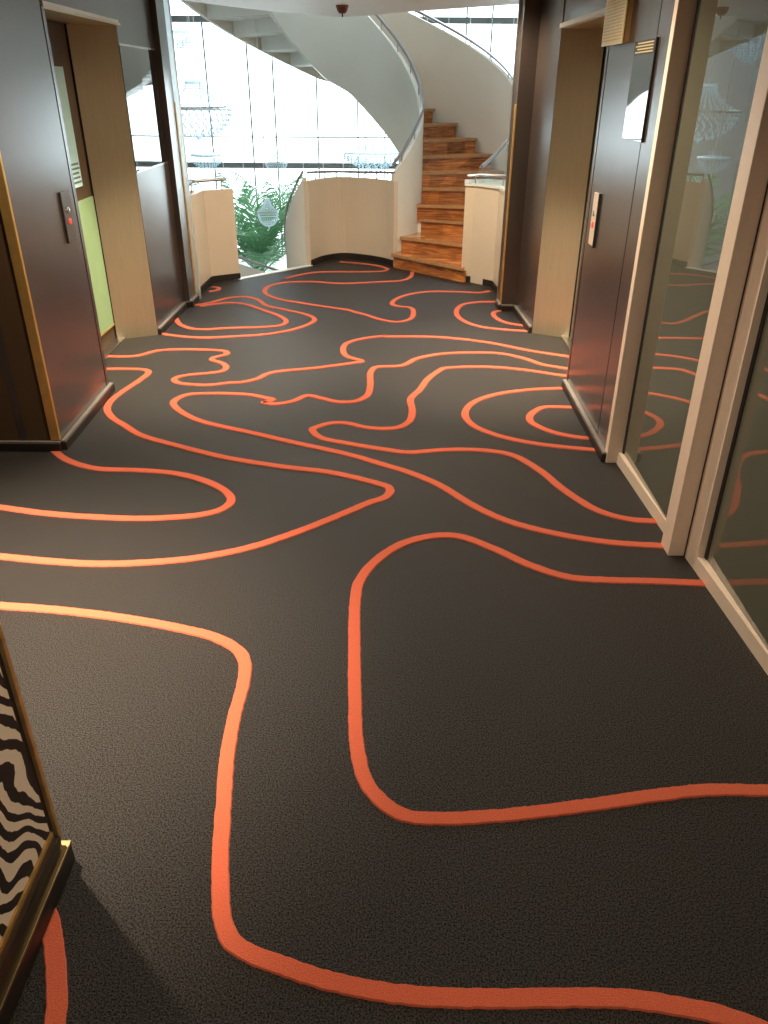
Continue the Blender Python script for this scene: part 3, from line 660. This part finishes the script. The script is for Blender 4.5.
# lower soffit: smooth plaster under the first steps
bm = bmesh.new()
for k in range(3, 8):
    th0 = -44 + 11 * k
    pts = [pol(rin(th0 + 2 + 4.5 * j), th0 + 2 + 4.5 * j) for j in range(3)] + [pol(RO - .02, th0 + 2 + 4.5 * j) for j in range(2, -1, -1)]
    if k >= 3: prism(bm, pts, 0.15 * k - 0.16, 0.15 * (k + 1) - 0.045)
    else: 
        I0, O0 = ends(k); I1, O1 = ends(k + 1); prism(bm, [tuple(I0.lerp(I1,.2)), tuple(O0.lerp(O1,.2)), tuple(O1), tuple(I1)], -0.2, 0.15 * (k + 1) - 0.045)
obj('stringer_base', bm, M_stair, UP)
# inner balustrade: starts at the landing, winds up behind
ths = [t_ for t_ in range(-39, 173, 3)]
path = []
for th in ths:
    path.append(pol(rin(th) + (0.0), th))
def inner_bot(th):
    if th < 8: return -0.3
    if th < 28: return -0.3 + (zt(28) - 0.09 + 0.3) * (th - 8) / 20
    if th < 85: return zt(th) - 0.09
    return zt(th) - 0.09 - min(0.11, (th - 85) / 18 * 0.11)
def inner_top(th): return zt(th) + 0.86 + (0.0 if th > -20 else 0.0)
bm = bmesh.new()
ribbon_wall(bm, path, [inner_bot(t_) for t_ in ths], [max(0.88, inner_top(t_)) for t_ in ths], 0.05)
obj('inner_balustrade', bm, M_stair, UP, smooth=True)
bm = bmesh.new()
tube(bm, [(*pol(rin(t_) - 0.015, t_), max(0.955, zt(t_) + 0.955)) for t_ in ths], 0.017, 8); obj('inner_handrail', bm, M_rail, UP, smooth=True)
for th in range(-30, 170, 15):
    bm = bmesh.new(); p = pol(rin(th) - 0.02, th); tube(bm, [(*p, zt(th) + 0.84), (*p, zt(th) + 0.955)], 0.006, 6); obj('rail_post', bm, M_rail, UP)
# outer balustrade
ths2 = [t_ for t_ in range(-22, 173, 3)]
bm = bmesh.new()
ribbon_wall(bm, [pol(RO, t_) for t_ in ths2], [(-0.3 if t_ < 40 else zt(t_) - (0.05 + 0.11 * min(1, max(0, (t_ - 86) / 14)))) for t_ in ths2], [zt(t_) + 1.01 for t_ in ths2], -0.05)
obj('outer_balustrade', bm, M_outer, UP, smooth=True)
bm = bmesh.new()
ths3 = [t_ for t_ in range(-43, 173, 3)]
tube(bm, [(*pol(RO + 0.02, t_), zt(t_) + 1.065) for t_ in ths3], 0.017, 8); obj('outer_handrail', bm, M_rail, UP, smooth=True)
for th in range(-20, 170, 12):
    bm = bmesh.new(); p = pol(RO + 0.02, th); tube(bm, [(*p, zt(th) + 0.99), (*p, zt(th) + 1.065)], 0.006, 6); obj('rail_post', bm, M_rail, UP)
bm = bmesh.new()
g_t = [t_ for t_ in range(-43, -21, 3)]
ribbon_wall(bm, [pol(RO, t_) for t_ in g_t], [0.9] * len(g_t), [zt(t_) + 1.05 for t_ in g_t], 0.01); obj('glass_infill', bm, M_glass_rail, UP)

# ------------------------------------------------------------------ descending flight
def zd(th): return -(230 - th) / 11 * 0.15
DN = thing('spiral_staircase', 'spiral stair going down to the palm through the gap between cream balustrades', 'staircase', (-1.2, 8.5, -0.3))
for k in range(1, 18):
    th1 = 230 - 11 * (k - 1); th0 = th1 - 11
    bm = bmesh.new(); pts = [pol(0.6, th0), pol(RO, th0), pol(RO, th0 + 5.5), pol(RO, th1), pol(0.6, th1)]
    prism(bm, pts, -0.15 * k - 0.1, -0.15 * k); obj('tread', bm, M_wood, DN)
def rdn(th): return 0.60 + 0.06 * min(1, max(0, (232 - th) / 60))
ds = [t_ for t_ in range(232, 60, -4)]
bm = bmesh.new(); ribbon_wall(bm, [pol(rdn(t_), t_) for t_ in ds], [zd(t_) - 0.3 for t_ in ds], [zd(t_) + 0.87 for t_ in ds], -0.05); obj('inner_balustrade', bm, M_stair, DN, smooth=True)
bm = bmesh.new(); tube(bm, [(*pol(rdn(t_), t_), zd(t_) + 0.93) for t_ in ds], 0.013); obj('inner_handrail', bm, M_rail, DN, smooth=True)
ds2 = [t_ for t_ in range(226, 60, -4)]
bm = bmesh.new(); ribbon_wall(bm, [pol(RO, t_) for t_ in ds2], [zd(t_) - 0.3 for t_ in ds2], [zd(t_) + 0.92 for t_ in ds2], 0.05); obj('outer_balustrade', bm, M_stair, DN, smooth=True)
bm = bmesh.new(); tube(bm, [(*pol(RO, t_), zd(t_) + 1.0) for t_ in ds2], 0.017); obj('outer_handrail', bm, M_rail, DN, smooth=True)

bm = bmesh.new(); obox(bm, (-0.80, 8.80), (-1.485, 8.075), 0.07, -0.12, 0.006, side=-1)
struct('trim_6', bm, M_edge)
# ------------------------------------------------------------------ landing balustrades
def balustrade(path, tops, label, th, rail, name='balustrade', cap=None, rail_z=0.07, m=M_plaster, base_side=None):
    t = thing(name, label, 'balustrade', (path[len(path) // 2][0], path[len(path) // 2][1], 0))
    bm = bmesh.new(); ribbon_wall(bm, path, [0.0] * len(path), tops, th); obj('panel', bm, m, t)
    bm = bmesh.new()
    ribbon_wall(bm, [(p[0], p[1]) for p in path], [0.0] * len(path), [0.06] * len(path), -0.014 if th > 0 else 0.014); obj('skirting', bm, M_plinth, t)
    if rail:
        bm = bmesh.new(); tube(bm, rail, 0.013, 8); obj('handrail', bm, M_rail, t, smooth=True)
        for i in range(0, len(rail), max(1, len(rail) // 7)):
            x, y, z = rail[i]
            bm = bmesh.new(); tube(bm, [(x, y, 0.84), (x, y, z)], 0.006, 6); obj('rail_post', bm, M_rail, t)
    return t
cpath = [tuple(p) for p in LAND]
rail = [(x, y + 0.02, 0.945 - 0.03 * math.sin(PI * i / (len(cpath) - 1))) for i, (x, y) in enumerate(cpath)]
t = balustrade(cpath, [0.862] * len(cpath), 'curved cream balustrade in the middle of the landing with a steel handrail', 0.05, rail)
bm = bmesh.new(); ribbon_wall(bm, [(x, y + 0.012) for x, y in cpath[7:-5]], [0.862] * len(cpath[7:-5]), [0.905] * len(cpath[7:-5]), 0.008); obj('glass_strip', bm, M_glass_rail, t)
lp = [(-1.775, 7.32), (-1.765, 7.40), (-1.755, 7.70), (-1.745, 7.955), (-1.49, 8.12)]
t = balustrade(lp, [0.865, 0.865, 0.86, 0.858, 0.858], 'angled cream balustrade beside the left pilaster', 0.05, None)
bm = bmesh.new()
tube(bm, [(-1.86, 7.35, 0.93), (-1.84, 7.95, 0.94), (-1.56, 8.16, 0.94)], 0.016); obj('handrail', bm, M_rail, t, smooth=True)
for p in ((-1.84, 7.9), (-1.6, 8.14)):
    bm = bmesh.new(); tube(bm, [(*p, 0.84), (*p, 0.94)], 0.006); obj('rail_post', bm, M_rail, t)
rp = [(0.775, 8.04), (0.88, 8.035), (1.065, 7.82), (1.085, 7.48), (1.075, 7.10)]
t = thing('balustrade', 'cream pedestal balustrade to the right of the wooden steps', 'balustrade', (0.95, 7.9, 0))
bm = bmesh.new(); prism(bm, [(0.765, 8.035), (0.86, 8.025), (1.06, 7.81), (1.082, 7.48), (1.075, 7.10), (1.25, 7.10), (1.30, 8.25), (1.05, 8.45), (0.80, 8.40)], 0, 0.905); obj('panel', bm, M_plaster, t)
bm = bmesh.new(); prism(bm, [(0.755, 8.022), (0.855, 8.010), (1.048, 7.80), (1.070, 7.475), (1.063, 7.09), (1.26, 7.09), (1.31, 8.27), (1.05, 8.465), (0.79, 8.41)], 0.905, 0.925); obj('coping', bm, M_stair, t)
bm = bmesh.new(); ribbon_wall(bm, rp[:1] + rp[1:], [0] * 5, [0.06] * 5, -0.016); obj('skirting', bm, M_plinth, t)
bm = bmesh.new(); tube(bm, [(0.78, 8.05, 0.99), (0.9, 8.05, 1.0), (1.12, 7.86, 1.01), (1.14, 7.3, 1.01)], 0.012); obj('handrail', bm, M_rail, t, smooth=True)
for x, y in ((0.86, 8.05), (1.10, 7.87)):
    bm = bmesh.new(); tube(bm, [(x, y, 0.92), (x, y, 1.0)], 0.006); obj('rail_post', bm, M_rail, t)
bm = bmesh.new(); ribbon_wall(bm, [(0.80, 8.055), (0.9, 8.055), (1.12, 7.865)], [0.925] * 3, [0.985] * 3, 0.008); obj('glass_strip', bm, M_glass_rail, t)

# ------------------------------------------------------------------ atrium shell and window wall
FY = 25.0
Z0, Z1 = -2.85, 8.2
KX = FY / 14.0
def fz(z): return H + (z - H) * KX
XW = -6.25
bm = bmesh.new()
for x in (-2.84, -2.18, -1.79, -1.11, -0.46, -0.02, 0.553, 1.225, 1.616, 2.3, 3.0): box(bm, x * KX - 0.019, x * KX + 0.019, FY, FY + 0.08, Z0, Z1)
box(bm, -0.60, -0.575, FY - 0.03, FY, -1.0, 0.8)
for z in (fz(1.002), 5.6): box(bm, XW, 6, FY - 0.006, FY + 0.06, z - 0.016, z + 0.016)
box(bm, XW, XW + 0.10, FY - 0.05, FY + 0.1, Z0, Z1)
for z in (fz(0.578), fz(2.625), 7.3): box(bm, XW + .25, 6, FY - 0.04, FY + 0.16, z - 0.075, z + 0.075)
for z in (fz(0.578), fz(2.625)):
    x = -5.4
    while x < 6: box(bm, x, x + 0.02, FY - 0.06, FY - 0.045, z - 0.085, z + 0.085, mi=1); x += 0.59
o = struct('window_1', bm, None, mats=[mat('window_bar_grey', (0.16, 0.165, 0.16), 0.5), M_white])
bm = bmesh.new(); box(bm, XW, 6, FY + 0.02, FY + 0.03, Z0, Z1); obj('pane', bm, M_glass, o)
bm = bmesh.new(); box(bm, XW - 0.2, XW, 7, FY, Z0, Z1); struct('wall_atrium_left', bm, M_greywall)
bm = bmesh.new(); box(bm, 6, 6.2, 7, FY, Z0, Z1); struct('wall_atrium_right', bm, M_white)
bm = bmesh.new(); box(bm, XW, 6, 6.9, 6.95, -2.85, -0.3); box(bm, XW, 6, 6.9, 6.95, 2.85, Z1); box(bm, XW, -2.3, 7.0, 7.1, -0.3, 2.85); box(bm, 2.0, 6, 7.0, 7.1, -0.3, 2.85); struct('wall_atrium_near', bm, M_white)
bm = bmesh.new(); box(bm, XW, 6, 6.9, FY, Z0 - 0.1, Z0); struct('floor_lower', bm, M_floor2)
bm = bmesh.new(); box(bm, XW, 6, 6.9, FY, Z1, Z1 + 0.1); struct('ceiling_atrium', bm, M_white)

# ------------------------------------------------------------------ potted palm on the lower floor
PX, PY = -1.98, 12.6
t = thing('potted_palm', 'tall green palm rising from the floor below beyond the gap in the balustrade', 'palm tree', (PX, PY, Z0))
bm = bmesh.new(); lathe(bm, [(0.0, 0.0), (0.28, 0.0), (0.36, 0.55), (0.40, 0.6), (0.36, 0.6), (0.33, 0.52), (0, 0.52)], (PX, PY, Z0)); obj('planter', bm, M_pot, t, smooth=True)
bm = bmesh.new(); tube(bm, [(PX + 0.03 * math.sin(i), PY, Z0 + 0.5 + i * 0.16) for i in range(10)], [0.12 - 0.003 * (i % 2) * 4 - 0.003 * i for i in range(10)], 12); obj('trunk', bm, M_trunk, t, smooth=True)
pr = random.Random(11)
for f in range(24):
    az = f * 2.39996 + pr.uniform(-.15, .15); el = rad(87 - 48 * (f / 24)) ; L = pr.uniform(1.35, 1.85)
    base_p = Vector((PX, PY, Z0 + 1.95)); dirh = Vector((math.cos(az), math.sin(az), 0)); pts = []; a = el; p = base_p.copy()
    for i in range(15):
        pts.append(p.copy()); p = p + (dirh * math.cos(a) + Vector((0, 0, 1)) * math.sin(a)) * (L / 14); a -= rad(2.6 + 0.22 * i * (1 + f / 24))
    bm = bmesh.new(); tube(bm, pts, [0.014 * (1 - i / 17) for i in range(15)], 5)
    side = Vector((-dirh.y, dirh.x, 0))
    for i in range(2, 14):
        for q in (0.0, 0.33, 0.66):
            b0 = pts[i].lerp(pts[min(i + 1, 14)], q); tang = (pts[min(i + 1, 14)] - pts[i - 1]).normalized()
            ll = 0.50 * math.sin(PI * (i + q) / 15.5) ** 0.6
            for s in (-1, 1):
                dd = (side * s * 0.8 + tang * 0.75 + Vector((0, 0, pr.uniform(-.05, .3)))).normalized()
                mid = b0 + dd * ll * 0.55; tip = b0 + dd * ll + Vector((0, 0, -0.09)); w = tang * 0.015
                v = [bm.verts.new(x) for x in (b0 - w * .4, b0 + w * .4, mid + w, mid - w, tip)]
                bm.faces.new((v[0], v[1], v[2], v[3])); bm.faces.new((v[3], v[2], v[4]))
    obj('frond', bm, M_frond, t)

# ------------------------------------------------------------------ chandeliers in the atrium
def basket(x, y, zc, w, h, top, label, name='chandelier'):
    """crown, flaring bead strands, ring, beaded bowl, finial"""
    t = thing(name, label, 'chandelier', (x, y, zc), 'crystal chandeliers hanging in the atrium')
    R = w / 2; zr = zc + h * 0.08; zt_ = zc + h * 0.52; zb = zc - h * 0.38
    bm = bmesh.new(); tube(bm, [(x, y, zt_), (x, y, top)], 0.006, 6); obj('cable', bm, M_chain, t)
    bm = bmesh.new(); lathe(bm, [(R * .22, 0), (R * .26, .01), (R * .26, .03 * h), (R * .18, .05 * h), (0, .06 * h)], (x, y, zt_ - .04 * h), 16); obj('crown', bm, M_crystal, t)
    bm = bmesh.new(); n = 26; br = max(0.006, w * 0.014)
    for k in range(n):
        a = 2 * PI * k / n
        for j in range(13):
            u = j / 12; r = R * (0.24 + 0.76 * u ** 2.2); bead(bm, (x + r * math.cos(a), y + r * math.sin(a), zt_ + (zr - zt_) * u), br, (zt_ - zr) / 24 * 1.05)
    obj('crystal_strands', bm, M_crystal, t)['kind'] = 'stuff'
    bm = bmesh.new(); lathe(bm, [(R * 1.0, -.02 * h), (R * 1.05, 0), (R * 1.0, .02 * h), (R * .96, 0), (R * 1.0, -.02 * h)], (x, y, zr), 28); obj('ring', bm, M_steel, t)
    bm = bmesh.new()
    for j in range(9):
        u = j / 8; r = R * math.cos(u * PI / 2 * 0.96); z = zr - .02 * h + (zb - zr) * math.sin(u * PI / 2)
        m = max(5, int(n * 1.2 * r / R))
        for k in range(m): a = 2 * PI * (k + .5 * (j % 2)) / m; bead(bm, (x + r * math.cos(a), y + r * math.sin(a), z), br * 1.25, br * 2.2)
    obj('bowl', bm, M_crystal, t)['kind'] = 'stuff'
    bm = bmesh.new(); bead(bm, (x, y, zb - .05 * h), br * 2, br * 3); obj('finial', bm, M_crystal, t)
def dish(x, y, zc, w, h, top, label):
    t = thing('chandelier', label, 'chandelier', (x, y, zc), 'crystal chandeliers hanging in the atrium')
    R = w / 2; br = max(0.006, w * 0.016)
    bm = bmesh.new(); tube(bm, [(x, y, zc), (x, y, top)], 0.006, 6); obj('cable', bm, M_chain, t)
    bm = bmesh.new(); lathe(bm, [(0, 0), (R * .8, 0), (R, .05 * h), (R * 1.02, .12 * h), (R * .85, .17 * h), (0, .14 * h)], (x, y, zc), 28); obj('dish', bm, M_crystal, t, smooth=True)
    for k in range(8):
        a = 2 * PI * k / 8; bm = bmesh.new(); p = (x + R * .35 * math.cos(a), y + R * .35 * math.sin(a)); tube(bm, [(*p, zc + .1 * h), (*p, zc + .38 * h)], [br * .8, br * .5], 6); obj('candle', bm, M_crystal, t)
    bm = bmesh.new()
    for j in range(8):
        u = j / 8; r = R * .92 * (1 - u) ; m = max(3, int(26 * (1 - u)))
        for k in range(m):
            a = 2 * PI * k / m
            for q in range(3): bead(bm, (x + r * math.cos(a), y + r * math.sin(a), zc - h * (.08 * q + u * .62) - .02), br, h * .04)
    obj('crystal_drops', bm, M_crystal, t)['kind'] = 'stuff'
basket(-1.47, 10.27, 0.33, 0.26, 0.35, 2.392, 'small bell-shaped crystal chandelier hanging in front of the green palm')
dish(-3.03, 14.34, 0.68, 0.54, 0.34, Z1, 'crystal chandelier with a flat round dish above the left balustrade')
basket(-2.32, 17.9, 0.28, 0.46, 0.34, Z1, 'tiny bell-shaped crystal chandelier level with the dark window bar above the palm')
dish(-0.30, 20.0, 0.34, 1.50, 0.55, Z1, 'wide shallow crystal chandelier behind the middle balustrade under the stair curve')
dish(-3.95, 16.0, 2.50, 1.0, 0.50, Z1, 'high crystal chandelier with wide dish at the top left of the window')
basket(-3.75, 17.2, 1.25, 1.35, 1.05, Z1, 'large bell-shaped crystal chandelier beside the left pilaster halfway up the window')
# ------------------------------------------------------------------ zebra-print cabinet at the lower left
t = thing('zebra_cabinet', 'brass-edged cabinet clad in black and ivory zebra print on a dark plinth at lower left', 'cabinet', (-1.1, 0.7, 0))
XF = -0.804; YE = 1.302
bm = bmesh.new(); box(bm, -1.45, XF - 0.004, -0.6, YE - 0.012, 0.07, 1.28); obj('body', bm, M_plinth, t)
bm = bmesh.new(); box(bm, XF - 0.004, XF, -0.6, YE - 0.035, 0.155, 1.25); obj('zebra_panel', bm, M_zebra, t)
bm = bmesh.new(); box(bm, XF - 0.02, XF + 0.006, YE - 0.013, YE + 0.001, 0.09, 1.28, bev=0.002); obj('corner_trim', bm, M_brass, t)
bm = bmesh.new(); box(bm, XF - 0.004, XF + 0.004, -0.6, YE - 0.03, 0.140, 0.152); obj('moulding', bm, M_gold, t)
bm = bmesh.new(); box(bm, XF - 0.004, XF + 0.006, -0.6, YE - 0.03, 0.118, 0.138); obj('moulding', bm, M_brown_plain, t)
bm = bmesh.new(); box(bm, XF - 0.004, XF + 0.008, -0.6, YE - 0.014, 0.088, 0.118); obj('lower_rail', bm, M_plinth, t)
bm = bmesh.new(); box(bm, -1.46, XF + 0.018, -0.6, YE + 0.008, 0.0, 0.062); obj('plinth', bm, M_plinth, t)
bm = bmesh.new(); box(bm, -1.46, XF + 0.021, -0.6, YE + 0.010, 0.062, 0.072, bev=0.002); obj('plinth_cap', bm, M_darkcap, t)
bm = bmesh.new(); box(bm, -1.47, XF + 0.02, -0.62, YE + 0.02, 1.28, 1.31, bev=0.004); obj('top', bm, M_brown, t)
